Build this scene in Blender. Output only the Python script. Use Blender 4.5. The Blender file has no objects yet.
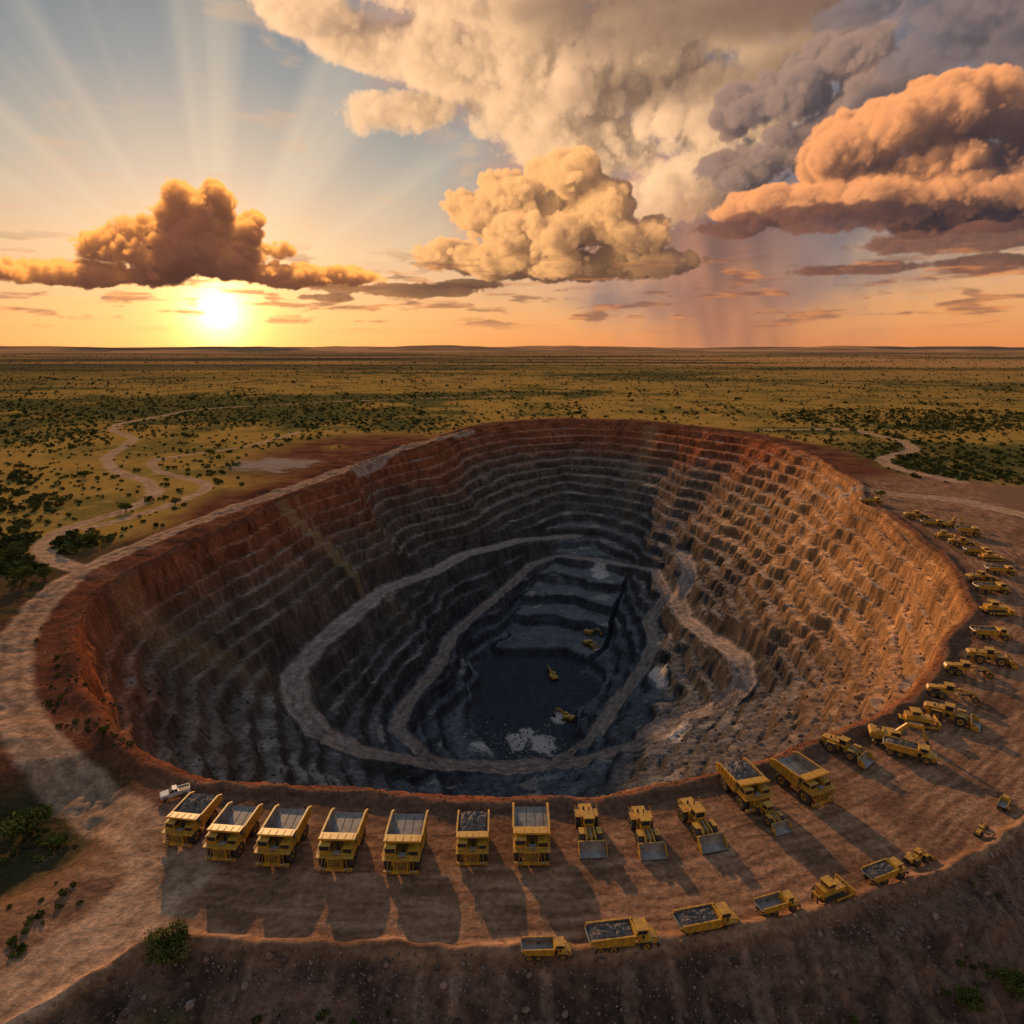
import bpy, math, random, time
import numpy as np
from mathutils import Vector, Matrix
T0=time.time()
rng=np.random.default_rng(7); random.seed(7)
scene=bpy.context.scene
CAMH=85.0; PIT=math.radians(13.5); FP=24/36*1024
sp,cp=math.sin(PIT),math.cos(PIT)
# pixel helpers: turn image pixels of this camera view into ground coordinates (metres) at a given level, and sky bearings (degrees)
def gp(px,py,z=0.0):
    u=(px-512)/FP; v=(512-py)/FP; h=CAMH-z; d=sp-v*cp
    return (h*u/d, h*(cp+v*sp)/d)
def sk(px,py):
    u=(px-512)/FP; v=(512-py)/FP
    f=cp+v*sp; up=-sp+v*cp
    return (math.degrees(math.atan2(u,f)), math.degrees(math.atan2(up,math.hypot(u,f))))
def lin(r,g,b):
    return np.array([((c/255)/12.92 if c/255<=0.04045 else ((c/255+0.055)/1.055)**2.4) for c in (r,g,b)])
# ---------------------------------------------------------------- noise
_ang=np.linspace(0,2*np.pi,257)[:256]; GC,GS=np.cos(_ang),np.sin(_ang)
def hsh(ix,iy,s):
    n=(ix*374761393+iy*668265263+s*144269504)&0xffffffff
    n=((n^(n>>13))*1274126177)&0xffffffff
    return n^(n>>16)
def perlin(x,y,s=0):
    x,y=np.broadcast_arrays(x,y)
    fx=np.floor(x); fy=np.floor(y); ix=fx.astype(np.int64); iy=fy.astype(np.int64)
    dx=x-fx; dy=y-fy
    u=dx*dx*dx*(dx*(dx*6-15)+10); v=dy*dy*dy*(dy*(dy*6-15)+10)
    def g(i,j):
        h=hsh(ix+i,iy+j,s)&255
        return GC[h]*(dx-i)+GS[h]*(dy-j)
    a=g(0,0); b=g(1,0); c=g(0,1); d=g(1,1)
    return ((a+(b-a)*u)+((c+(d-c)*u)-(a+(b-a)*u))*v)*1.5
def fbm(x,y,s=0,o=4):
    r=0;a=.5
    for i in range(o):
        r=r+a*perlin(x,y,s+i*17); x=x*2.03+3.1; y=y*2.03-1.7; a*=.5
    return r
def ss(a,b,x):
    t=np.clip((x-a)/(b-a),0,1); return t*t*(3-2*t)
def mixc(c,col,m):
    return c*(1-m[...,None])+np.array(col)*m[...,None]
def grid_mesh(name,V,nx,ny):
    me=bpy.data.meshes.new(name)
    me.vertices.add(len(V)); me.vertices.foreach_set('co',V.astype(np.float32).ravel())
    i=np.arange(nx-1)[None,:]+np.arange(ny-1)[:,None]*nx
    q=np.stack([i,i+1,i+1+nx,i+nx],-1).reshape(-1,4).astype(np.int32)
    me.loops.add(q.size); me.loops.foreach_set('vertex_index',q.ravel())
    me.polygons.add(len(q)); me.polygons.foreach_set('loop_start',np.arange(0,q.size,4,dtype=np.int32))
    me.polygons.foreach_set('loop_total',np.full(len(q),4,dtype=np.int32))
    me.polygons.foreach_set('use_smooth',np.ones(len(q),dtype=bool))
    me.update(calc_edges=True)
    return me
def soup_mesh(name,V,F,smooth=False):
    k=F.shape[1]; me=bpy.data.meshes.new(name)
    me.vertices.add(len(V)); me.vertices.foreach_set('co',V.astype(np.float32).ravel())
    me.loops.add(F.size); me.loops.foreach_set('vertex_index',F.astype(np.int32).ravel())
    me.polygons.add(len(F)); me.polygons.foreach_set('loop_start',np.arange(0,F.size,k,dtype=np.int32))
    me.polygons.foreach_set('loop_total',np.full(len(F),k,dtype=np.int32))
    me.update(calc_edges=True); return me
def add_col(me,name,arr):
    a=me.attributes.new(name,'FLOAT_COLOR','POINT')
    c=np.ones((len(arr),4),np.float32); c[:,:3]=arr; a.data.foreach_set('color',c.ravel())
def add_f(me,name,arr):
    a=me.attributes.new(name,'FLOAT','POINT'); a.data.foreach_set('value',arr.astype(np.float32).ravel())
def obj(name,me):
    o=bpy.data.objects.new(name,me); scene.collection.objects.link(o); return o
# ---------------------------------------------------------------- materials
def newmat(name):
    m=bpy.data.materials.new(name); m.use_nodes=True; nt=m.node_tree
    return m,nt,nt.nodes['Principled BSDF'],nt.nodes['Material Output']
def noise_node(nt,scale,detail=4,rough=.6,vec=None):
    n=nt.nodes.new('ShaderNodeTexNoise'); n.inputs['Scale'].default_value=scale
    n.inputs['Detail'].default_value=detail; n.inputs['Roughness'].default_value=rough
    if vec is not None: nt.links.new(vec,n.inputs['Vector'])
    return n
def simple_mat(name,col,rough=.6,metal=0.0,dirt=None,scale=1.5,amt=.5):
    m,nt,b,_=newmat(name); b.inputs['Roughness'].default_value=rough; b.inputs['Metallic'].default_value=metal
    if dirt is None: dirt=[c*.55 for c in col]
    tc=nt.nodes.new('ShaderNodeTexCoord'); n=noise_node(nt,scale,4,.65,tc.outputs['Object'])
    r=nt.nodes.new('ShaderNodeValToRGB'); r.color_ramp.elements[0].position=.42-.1*amt; r.color_ramp.elements[1].position=.5+.25*(1-amt)+.05
    r.color_ramp.elements[0].color=(*dirt,1); r.color_ramp.elements[1].color=(*col,1)
    nt.links.new(n.outputs['Fac'],r.inputs['Fac']); nt.links.new(r.outputs['Color'],b.inputs['Base Color'])
    return m
def attr_mat(name,attr,rough=.9,var=.5,s1=.6,s2=4.0,bump=.5,bd=.4,det=5):
    m,nt,pb,mo=newmat(name); nt.nodes.remove(pb)
    b=nt.nodes.new('ShaderNodeBsdfDiffuse'); b.inputs['Roughness'].default_value=0; nt.links.new(b.outputs[0],mo.inputs['Surface'])
    geo=nt.nodes.new('ShaderNodeNewGeometry')
    at=nt.nodes.new('ShaderNodeAttribute'); at.attribute_name=attr
    n1=noise_node(nt,s1,det,.68,geo.outputs['Position'])
    mr=nt.nodes.new('ShaderNodeMapRange'); mr.inputs['From Min'].default_value=.3; mr.inputs['From Max'].default_value=.7
    mr.inputs['To Min'].default_value=1-var; mr.inputs['To Max'].default_value=1+var
    nt.links.new(n1.outputs['Fac'],mr.inputs['Value'])
    vm=nt.nodes.new('ShaderNodeVectorMath'); vm.operation='SCALE'
    nt.links.new(at.outputs['Color'],vm.inputs[0]); nt.links.new(mr.outputs[0],vm.inputs['Scale'])
    nt.links.new(vm.outputs[0],b.inputs['Color'])
    if bump>0:
        bp=nt.nodes.new('ShaderNodeBump'); bp.inputs['Strength'].default_value=bump; bp.inputs['Distance'].default_value=bd
        nt.links.new(n1.outputs['Fac'],bp.inputs['Height']); nt.links.new(bp.outputs[0],b.inputs['Normal'])
    return m
# ---------------------------------------------------------------- terrain
def axis(segs,lo_end,hi_end,glo,ghi):
    a=[]
    for s0,s1,d in segs: a+=list(np.arange(s0,s1,d))
    a.append(segs[-1][1])
    d=segs[-1][2]; v=a[-1]; hi=[]
    while v<hi_end: d*=ghi; v+=d; hi.append(v)
    d=segs[0][2]; v=a[0]; lo=[]
    while v>lo_end: d*=glo; v-=d; lo.append(v)
    return np.array(lo[::-1]+a+hi)
xs=axis([(-520,-190,2.0),(-190,240,.8),(240,520,2.2)],-60000,60000,1.06,1.06)
ys=axis([(64,310,.62),(310,860,1.05)],-3000,62000,1.15,1.035)
X,Y=np.meshgrid(xs,ys); nx,ny=len(xs),len(ys)
C0=(25.0,390.0)
def polar_poly(pts,sm):
    th=np.array([math.atan2(y-C0[1],x-C0[0]) for x,y in pts]); r=np.array([math.hypot(x-C0[0],y-C0[1]) for x,y in pts])
    o=np.argsort(th); tt=np.linspace(-np.pi,np.pi,721)[:-1]
    rr=np.interp(tt,th[o],r[o],period=2*np.pi)
    k=np.ones(sm)/sm
    rr=np.convolve(np.concatenate([rr[-sm:],rr,rr[:sm]]),k,'same')[sm:-sm]
    return tt,rr
rim_px=[(450,797),(330,792),(220,780),(150,752),(105,710),(80,665),(75,625),(105,588),(175,553),(250,522),(350,481),(440,446),(490,427),(560,421),(640,425),(720,433),(785,447),(828,468),(855,500),(915,540),(958,590),(948,640),(895,690),(820,738),(720,771),(600,792)]
rim=[gp(*p) for p in rim_px]
flo=[(8,303),(22,306),(32,325),(34,360),(42,405),(72,470),(96,535),(70,585),(34,572),(16,510),(-2,450),(-16,390),(-20,340),(-10,312)]
tt,rimr=polar_poly(rim,15); _,flr=polar_poly(flo,11)
TH=np.arctan2(Y-C0[1],X-C0[0]); R=np.hypot(X-C0[0],Y-C0[1])
RR=np.interp(TH,tt,rimr,period=2*np.pi); RF=np.interp(TH,tt,flr,period=2*np.pi)
RR=RR+5*fbm(X/60,Y/60,3,3)+1.2*fbm(X/14,Y/14,4,2)
RF=RF+13*fbm(X/38,Y/38,5,3)
t=(R-RF)/(RR-RF); dout=R-RR
ang=np.degrees(np.arctan2(X-C0[0],-(Y-C0[1])))
near=ss(75,35,np.abs(ang))
zq=np.clip((np.hypot((X-5)*1.15,Y-335)+26*fbm(X/45,Y/45,9,3)-98)/31,0,4.99); zk=np.floor(zq)
zf=-120+6.6*(zk+ss(.0,.22,zq-zk))
zf=np.where(zq<=0,-120,zf)
tc_=np.clip(t,0,1)
pw_=.86-.24*near
zfs=-120+32*ss(425,575,Y)
zb=zfs*np.power(1-tc_,pw_)
HB=6.3
lf=fbm(X/75,Y/75,11,3)
gul=fbm(TH*5,zb/160,15,2)
gul2=fbm(TH*22,zb/60,16,2)
q=-zb/HB+1.5*lf+.16*fbm(X/13,Y/13,12,3)+.85*gul*ss(.05,.4,tc_)*ss(1.0,.85,tc_)+.5*gul2*ss(.3,.6,tc_)*ss(1.0,.9,tc_)
k=np.floor(q); f=q-k
wid=.5+.16*perlin(k*1.7,TH*3,19)
f2=ss(wid,wid+.36,f)*.92+f*.08
zt=-(k+f2)*HB
edge=ss(0,.05,tc_)*ss(1.0,.97,tc_)
Z=np.where(t<1,zb*(1-edge)+zt*edge,0)
Z=np.where(t<=0,zf+.8*fbm(X/18,Y/18,21,4),Z)
inpit=ss(1.005,.99,t)
face=ss(.46,.58,f)*ss(1.0,.9,f)
Z=Z+inpit*(.9*fbm(X/6,Y/6,22,4)+.4*fbm(X/2.2,Y/2.2,23,2))*ss(-.05,.05,t)
Z=Z+inpit*ss(.02,.08,t)*face*2.3*(np.abs(fbm(X/3.4,Y/3.4,24,3))*1.7-.35)
Z=Z-near*4*ss(1.0,.95,t)*ss(.0,.3,t)
Z=Z+1.2*np.exp(-((dout-3)/1.6)**2)*(1+.6*perlin(X/6,Y/6,30))
dist=np.hypot(X,Y)
und=ss(60,400,dout)*(3.0*fbm(X/220,Y/220,31,3)+.4*fbm(X/25,Y/25,32,2))
hills=ss(9000,26000,dist)*np.clip(fbm(X/9000,Y/5000,33,4)+.12,0,1)*300
spoil=np.exp(-((dout-20)/14)**2)*(ss(-60,-110,X)+ss(520,640,Y))*2.0*(.4+np.abs(fbm(X/20,Y/20,35,4))*1.5)
Z=Z+und+hills+np.where(dout>0,spoil,0)
rough=ss(0,12,dout)*ss(160,60,dout)*.3*fbm(X/7,Y/7,36,4)
Z=Z+rough*.5
ex=np.array([-600,-120,-66,-53,-30,12,43,72,92,160,300,700]); ey=np.array([20,45,66,81,80.7,79,85,95,105.6,150,250,420])
EY=np.interp(X,ex,ey)+1.8*fbm(X/12,Y/30,40,3)
de=(EY-Y)*.85
emb=np.clip(de,0,None)
gl=np.abs(perlin(X/5.5+.5*perlin(X/9,Y/9,47),Y/26,41))+.5*np.abs(perlin(X/2.3,Y/12,45))
slope=-(np.minimum(emb*.60,26))+ss(1,7,emb)*(4.4*(gl-.35)+1.8*fbm(X/4,Y/4,46,4))
Z=Z+np.where(de>0,slope,0)+1.2*np.exp(-((de+1.2)/1.1)**2)*(1+.5*perlin(X/4,Y/4,43))
pc=gp(28,822); pm=np.exp(-(((X-pc[0])/15)**2+((Y-pc[1])/19)**2)**2)
Z=Z-4.5*pm+pm*1.2*fbm(X/4,Y/4,44,3)
def gsamp(Fld,x,y):
    i=min(max(np.searchsorted(xs,x)-1,0),nx-2); j=min(max(np.searchsorted(ys,y)-1,0),ny-2); return Fld[j,i]
zsm=np.where(t<=0,zf,zb-near*4*ss(1.0,.95,t)*ss(.0,.3,t))
def hit(px,py,zmin=-121):
    z=0.0
    while z>zmin:
        x,y=gp(px,py,z)
        if gsamp(zsm,x,y)>=z: break
        z-=.5
    return (*gp(px,py,z),z)
RM=np.zeros(X.shape); RT=np.zeros(X.shape)
def road(pts,w,fall,carve=True,wj=.5):
    P=np.array(pts,float); s=np.r_[0,np.cumsum(np.hypot(*np.diff(P[:,:2],axis=0).T)+.01)]
    n=int(s[-1]/1.3)+2; sd=np.linspace(0,s[-1],n)
    Q=np.stack([np.interp(sd,s,P[:,c]) for c in range(P.shape[1])],1)
    kk=max(3,int(np.median(np.diff(s))/1.3*(1.3 if carve else .8))|1); kk=min(kk,2*(n//3)+1)
    pad=kk//2; ker=np.hanning(kk+2)[1:-1]; ker/=ker.sum()
    for c in range(Q.shape[1]):
        a=np.concatenate([2*Q[0,c]-Q[1:pad+1,c][::-1],Q[:,c],2*Q[-1,c]-Q[-pad-1:-1,c][::-1]]) if pad else Q[:,c]
        Q[:,c]=np.convolve(a,ker,'valid')[:n]
    md=np.full(X.shape,1e9); mz=np.zeros(X.shape); rad=w/2+fall+2
    for x,y,z in Q:
        i0,i1=np.searchsorted(xs,[x-rad,x+rad]); j0,j1=np.searchsorted(ys,[y-rad,y+rad])
        if i1<=i0 or j1<=j0: continue
        sx=X[j0:j1,i0:i1]; sy=Y[j0:j1,i0:i1]
        d=(sx-x)**2+(sy-y)**2; m=d<md[j0:j1,i0:i1]
        md[j0:j1,i0:i1][m]=d[m]; mz[j0:j1,i0:i1][m]=z
    md=np.sqrt(md)+wj*perlin(X/6,Y/6,50)+wj*1.3*perlin(X/22,Y/22,52)
    b=1-ss(w/2,w/2+fall,md)
    if carve:
        Z[:]=Z*(1-b)+(mz+.15*perlin(X/3,Y/3,51))*b
        Z[:]+= .9*np.exp(-((md-w/2-.3)/.7)**2)
    RM[:]=np.maximum(RM,1-ss(w/2-.8,w/2+.9,md))
    RT[:]=np.where(md<w/2+1,np.maximum(RT,np.exp(-((md-w*.17)/(.09*w))**2)),RT)
    return md
def GH(l):
    out=[]
    for (a,b),(c,d) in zip(l[:-1],l[1:]):
        for u in (0,.34,.67): out.append(hit(a+(c-a)*u,b+(d-b)*u))
    out.append(hit(*l[-1])); return out
def G0(l): return [(*gp(a,b),0) for a,b in l]
def flat(l,w,wj=.8): return road(G0(l),w,3,False,wj)
road(GH([(575,537),(520,541),(462,556),(430,574),(385,590),(340,626),(312,652),(292,680),(300,712),(322,735),(358,752),(440,765),(520,769),(590,762),(640,744),(672,722),(716,708),(745,683),(740,658),(712,640),(684,618),(676,598),(690,575),(682,553)]),11.5,6,True,1.2)
road(GH([(655,571),(610,563),(560,556),(530,566),(512,585),(486,606),(452,636),(436,670),(410,700),(396,728),(420,752)]),8,5,True,1.0)
road(GH([(655,571),(668,596),(648,622),(655,645),(636,680),(610,712),(592,742),(560,760)]),7.5,5,True,1.0)
flat([(470,431),(400,451),(300,487),(230,511),(165,536),(85,571),(40,607),(15,645),(8,690),(34,745),(95,795),(145,835),(180,880)],10)
flat([(118,424),(112,431),(136,439),(106,458),(112,470),(150,482),(156,494),(130,509),(62,530),(42,545),(50,560),(85,572)],8)
flat([(300,432),(250,446),(150,460),(156,471),(208,483),(206,491),(150,512),(90,528)],6.5)
flat([(180,870),(120,925),(50,975),(-60,1045)],13)
flat([(1090,530),(1010,512),(960,500),(890,494),(850,486)],12)
flat([(760,430),(850,429),(905,442),(915,450),(880,459),(893,468),(960,482)],10)
flat([(118,424),(200,409),(330,401),(520,396)],9)
# ---------- ground tint
n1=fbm(X/90,Y/90,60,4); n2=fbm(X/16,Y/16,61,4); n3=fbm(X/3.5,Y/3.5,62,3); nL=fbm(X/900,Y/500,63,4)
col=np.zeros(X.shape+(3,)); col[:]=(.38,.215,.05)
col=mixc(col,(.20,.14,.036),ss(-.1,.3,n1))
col=mixc(col,(.46,.27,.075),ss(.1,.4,n2)*.6)
col=mixc(col,(.08,.08,.026),ss(.0,.25,nL+.35*n1)*.85)
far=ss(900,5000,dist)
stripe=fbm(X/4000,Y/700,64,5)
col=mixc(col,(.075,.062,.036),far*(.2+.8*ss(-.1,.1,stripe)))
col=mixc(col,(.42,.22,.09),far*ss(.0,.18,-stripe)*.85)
col=mixc(col,(.50,.27,.15),ss(2500,20000,dist)*(.45+.3*ss(.1,-.15,stripe)))  # distance haze painted into the ground colour, warmer and paler far out
dist_m=ss(62+35*n1+18*n2,30+25*n1,dout)
dist_m=np.maximum(dist_m,ss(1.2,.6,np.hypot((X+120)/95,(Y-560)/150))*ss(-.3,.1,n1+.3))
col=mixc(col,(.145,.052,.028),dist_m)
col=mixc(col,(.22,.10,.058),dist_m*ss(.05,.35,n2)*.7)
col=mixc(col,(.07,.03,.02),dist_m*ss(.05,.35,-n2)*.7)
col=mixc(col,(.17,.135,.035),dist_m*ss(.05,.28,n1)*ss(-.05,.25,n2)*ss(18,30,dout)*.85)
pp=gp(275,464); lp=ss(1,.5,np.hypot((X-pp[0])/36,(Y-pp[1])/40)+.8*n2); col=mixc(col,(.34,.25,.2),lp*.8)
yard=ss(1,.7,np.hypot((X-265)/85,(Y-385)/75)+.5*n2); col=mixc(col,(.23,.12,.072),yard)
plat=ss(-22,-17,ang)*ss(112,98,ang)*ss(1,5,dout)*ss(-1,0.5,-de)*ss(85,65,dout+4*n2)
col=mixc(col,(.29,.152,.085),plat)
trk=perlin(ang*.35,dout*.75,70)+.7*perlin(ang*.6,dout*1.9,71)
trk2=np.sin(dout*2.6+1.5*perlin(ang/6,dout/8,72))*ss(.1,.4,fbm(ang/9,dout/6,73,2))
col=mixc(col,(.14,.07,.042),plat*ss(.0,.55,trk)*.7)
col=mixc(col,(.42,.235,.14),plat*ss(.1,.6,-trk)*.6)
col=mixc(col,(.12,.062,.04),plat*ss(.2,.9,trk2)*.6)
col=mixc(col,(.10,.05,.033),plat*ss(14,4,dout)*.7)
col=mixc(col,(.11,.058,.036),plat*ss(.05,.35,n2)*.55)
col=mixc(col,(.065,.05,.025),ss(14,30,dout)*ss(-25,-32,ang)*ss(-70,-60,ang)*(1-RM)*.75)
em=ss(-.5,1.5,de); col=mixc(col,(.18,.10,.066),em)
col=mixc(col,(.07,.042,.03),em*ss(-.1,.3,n3+n2))
col=mixc(col,(.34,.20,.13),em*ss(.1,.4,fbm(X/3,Y/20,48,3))*.65)
col=mixc(col,(.13,.115,.04),em*ss(.15,.35,n1+.5*n2)*ss(-30,-60,X)*.8)
col=mixc(col,(.05,.045,.02),np.clip(pm*1.3,0,1)*.9)
gz=np.gradient(Z,ys,xs); slopeM=np.hypot(gz[0],gz[1])
inp=ss(1.01,.995,t)
strata=perlin(X*0+3,Z/2.3+.6*n1,80)+.5*perlin(X/80,Z/.9,81)
pc_=np.zeros_like(col); pc_[:]=(.15,.102,.074)
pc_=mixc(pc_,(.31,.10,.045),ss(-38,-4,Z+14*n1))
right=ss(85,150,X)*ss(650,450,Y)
pc_=mixc(pc_,(.48,.25,.11),right*ss(-75,-30,Z+10*n1)*.85)  # ochre rock, plus sunlit brightening of the upper right wall painted in
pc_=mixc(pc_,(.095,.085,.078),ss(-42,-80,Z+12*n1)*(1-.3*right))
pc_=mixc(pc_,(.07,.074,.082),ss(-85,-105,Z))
pc_=pc_*(1+.5*np.clip(strata,-1,1))[...,None]*(1+.6*n3)[...,None]*(1+.75*n2)[...,None]
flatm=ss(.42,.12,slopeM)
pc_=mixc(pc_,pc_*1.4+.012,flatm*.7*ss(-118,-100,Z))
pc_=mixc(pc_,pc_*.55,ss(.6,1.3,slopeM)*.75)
flz=ss(.03,-.01,t)
pc_=mixc(pc_,(.15,.148,.145),flz*ss(-117,-111,Z)*(.55+.45*ss(-.3,.3,n2))*flatm)
pc_=mixc(pc_,(.04,.043,.052),flz*ss(-116,-118.5,Z)*.85)
och=ss(.3,.55,perlin(TH*6,Z*0+2.2,83))*ss(-95,-25,Z)
pc_=mixc(pc_,(.34,.21,.10),och*.55)
pch=ss(.2,.28,fbm(X/22,Y/22,84,3))*ss(.5,.2,slopeM)
pc_=mixc(pc_,(.32,.26,.21),pch*ss(-116,-106,Z)*.7)
for (a_,b_,z_,r1,r2) in ((484,754,-118,9,4.5),(545,743,-118,8,6),(517,739,-118,5,5),(527,728,-118,4,3),(676,697,-70,7,9),(600,570,-92,8,12),(560,716,-118,4,4),(660,660,-85,5,8)):
    x_,y_=gp(a_,b_,z_); wl=ss(1,.65,np.hypot((X-x_)/r1,(Y-y_)/(r2*1.6))+1.1*n2+.5*n3); pc_=mixc(pc_,(.50,.43,.37),wl*.85)
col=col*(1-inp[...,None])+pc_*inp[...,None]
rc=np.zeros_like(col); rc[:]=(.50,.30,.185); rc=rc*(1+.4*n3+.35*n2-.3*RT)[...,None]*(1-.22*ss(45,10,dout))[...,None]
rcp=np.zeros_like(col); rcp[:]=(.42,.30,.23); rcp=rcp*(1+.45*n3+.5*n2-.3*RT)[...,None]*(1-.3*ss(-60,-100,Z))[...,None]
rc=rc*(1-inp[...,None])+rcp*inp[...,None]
rmk=RM*(.9-.3*ss(.0,.35,n2)*inp)
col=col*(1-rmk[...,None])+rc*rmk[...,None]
col*= (1+.25*n3*ss(3000,300,dist))[...,None]
col=np.clip(col,.012,.8)
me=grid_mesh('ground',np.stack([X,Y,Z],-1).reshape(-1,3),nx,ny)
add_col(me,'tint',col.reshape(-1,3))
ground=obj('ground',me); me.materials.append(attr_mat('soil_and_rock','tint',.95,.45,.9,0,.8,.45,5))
def hz(x,y):
    x=np.asarray(x,float); y=np.asarray(y,float)
    i=np.clip(np.searchsorted(xs,x)-1,0,nx-2); j=np.clip(np.searchsorted(ys,y)-1,0,ny-2)
    fx=(x-xs[i])/(xs[i+1]-xs[i]); fy=(y-ys[j])/(ys[j+1]-ys[j])
    return (Z[j,i]*(1-fx)+Z[j,i+1]*fx)*(1-fy)+(Z[j+1,i]*(1-fx)+Z[j+1,i+1]*fx)*fy
def samp(Fld,x,y):
    i=np.clip(np.searchsorted(xs,x),0,nx-1); j=np.clip(np.searchsorted(ys,y),0,ny-1); return Fld[j,i]
# ---------------------------------------------------------------- vegetation
leaf=attr_mat('scrub_leaves','tint',.8,.4,1.0,5.0,0,.1,2)
def quads(cen,size):
    n=len(cen); a=rng.normal(size=(n,3)); a/=np.linalg.norm(a,axis=1)[:,None]
    b=rng.normal(size=(n,3)); b-=a*(a*b).sum(1)[:,None]; b/=np.linalg.norm(b,axis=1)[:,None]
    s=size[:,None]
    return np.stack([cen-a*s-b*s*.7,cen+a*s*.9-b*s,cen+a*s+b*s*.8,cen-a*s*.8+b*s],1).reshape(-1,3)
def shrub_mass(name,px,py,size,K,base0=(.062,.074,.022)):
    n=len(px); pz=hz(px,py)
    d=rng.normal(size=(n,K,3)); d/=np.linalg.norm(d,axis=2)[:,:,None]; d*=rng.uniform(.35,1,(n,K,1))**.5
    sq=rng.uniform(.5,.85,(n,1))
    cen=np.empty((n,K,3))
    cen[...,0]=px[:,None]+d[...,0]*size[:,None]*rng.uniform(.8,1.3,(n,1))
    cen[...,1]=py[:,None]+d[...,1]*size[:,None]
    cen[...,2]=pz[:,None]+size[:,None]*(.75*sq)+d[...,2]*size[:,None]*sq*.75
    s=np.repeat(size*(1.3/np.sqrt(K)+.04),K)*rng.uniform(.6,1.3,n*K)
    V=quads(cen.reshape(-1,3),s); F=np.arange(len(V)).reshape(-1,4)
    m=soup_mesh(name,V,F)
    tone=rng.uniform(.6,1.4,(n,1,1))*rng.uniform(.7,1.3,(n,K,1))
    base=np.array(base0)+rng.uniform(0,1,(n,1,1))*np.array([.035,.014,.002])
    add_col(m,'tint',np.repeat((base*tone).reshape(-1,3),4,0)); m.materials.append(leaf)
    return obj(name,m)
N=130000
yy=np.exp(rng.uniform(math.log(190),math.log(11000),N)); xx=rng.uniform(-.95,.95,N)*yy
cl=fbm(xx/120,yy/120,90,3); cL=fbm(xx/900,yy/500,63,4)
forest=ss(1,.7,np.hypot((xx-520)/230,(yy-850)/150)+.4*cl)+ss(1,.7,np.hypot((xx-300)/60,(yy-520)/70)+.4*cl)*.4+ss(1,.6,np.hypot((xx+215)/45,(yy-270)/50)+.4*cl)
pr=.12+.5*ss(.0,.3,cl)+.5*ss(.0,.25,cL)+1.3*forest
keep=(rng.uniform(0,1.6,N)<pr)&(samp(dist_m,xx,yy)<.35)&(samp(RM,xx,yy)<.1)&(samp(dout,xx,yy)>35)&(samp(yard,xx,yy)<.3)
xx,yy=xx[keep],yy[keep]; sz=rng.uniform(.6,1.6,len(xx))*(1+.9*(rng.uniform(size=len(xx))>.88))*(1+yy/6000)
for nm,a,b,K in (('savanna_shrubs',0,480,70),('savanna_shrubs',480,1200,26),('savanna_shrubs',1200,9e9,7)):
    m=(yy>=a)&(yy<b); shrub_mass(nm,xx[m],yy[m],sz[m],K)
bx=[];by=[];bs=[]
for cx,cy,n,sx,sy in ((30,822,40,45,30),(55,690,40,30,50),(105,735,35,40,12),(60,900,14,60,30),(20,945,16,20,30),(860,1000,5,100,20),(980,960,10,30,40),(330,1000,8,100,15),(990,880,4,30,10),(20,575,30,35,25)):
    for _ in range(n):
        x,y=gp(cx+random.gauss(0,sx*.5),cy+random.gauss(0,sy*.5)); bx.append(x);by.append(y);bs.append(random.uniform(.2,.8)*(1.8 if cy<600 else 1))
bx,by,bs=map(np.array,(bx,by,bs)); m=samp(RM,bx,by)<.2
shrub_mass('low_scrub',bx[m],by[m],bs[m],90,(.08,.09,.022))
def limb(V,F,p0,p1,r0,r1,seg=7):
    p0=np.array(p0);p1=np.array(p1);d=p1-p0;d=d/np.linalg.norm(d); a=np.cross(d,[.3,.9,.1]);a/=np.linalg.norm(a);b=np.cross(d,a); s=len(V)
    for p,r in ((p0,r0),(p1,r1)):
        for i in range(seg):
            an=2*math.pi*i/seg; V.append(p+r*(a*math.cos(an)+b*math.sin(an)))
    for i in range(seg): F.append((s+i,s+(i+1)%seg,s+seg+(i+1)%seg,s+seg+i))
def tree(name,x,y,rad,h,K=3200,zoff=0):
    z=float(hz(x,y))+zoff-.1; V=[];F=[]
    limb(V,F,(x,y,z),(x+.1*rad,y,z+h*.35),rad*.09,rad*.06)
    cl=[]
    for i in range(9):
        a=i*2.4+random.random(); rr=rad*random.uniform(.25,.75); tip=(x+rr*math.cos(a),y+rr*math.sin(a),z+h*random.uniform(.5,.85))
        limb(V,F,(x+.1*rad,y,z+h*.33),tip,rad*.05,rad*.012,5); cl.append((tip,rad*random.uniform(.28,.5)))
    nt_=len(V); cen=[]
    per=K//len(cl)
    for c,r in cl:
        d=rng.normal(size=(per,3)); d/=np.linalg.norm(d,axis=1)[:,None]; d*=rng.uniform(.3,1,(per,1))**.5; d[:,2]*=.6
        cen.append(np.array(c)+d*r*(1+.25*rng.normal(size=(per,1))))
    cen=np.concatenate(cen); Q=quads(cen,np.full(len(cen),rad*.035)*rng.uniform(.6,1.5,len(cen)))
    VV=np.concatenate([np.array(V),Q]); FF=np.concatenate([np.array(F),np.arange(len(Q)).reshape(-1,4)+nt_])
    m=soup_mesh(name,VV,FF); tn=np.ones((len(VV),3))*np.array([.09,.065,.045])
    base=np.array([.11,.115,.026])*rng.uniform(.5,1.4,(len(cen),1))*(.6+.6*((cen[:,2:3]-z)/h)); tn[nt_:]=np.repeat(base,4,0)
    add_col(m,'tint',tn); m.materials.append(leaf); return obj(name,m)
for px,py,r,h in ((25,838,4.6,5.0),(178,1008,3.2,4.0),(60,848,2.2,2.5),(1010,1000,2.6,3.0),(965,1015,2.0,2.4)):
    x,y=gp(px,py,-4 if py<900 else -9); tree('bushy_tree',x,y,r,h)
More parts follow.
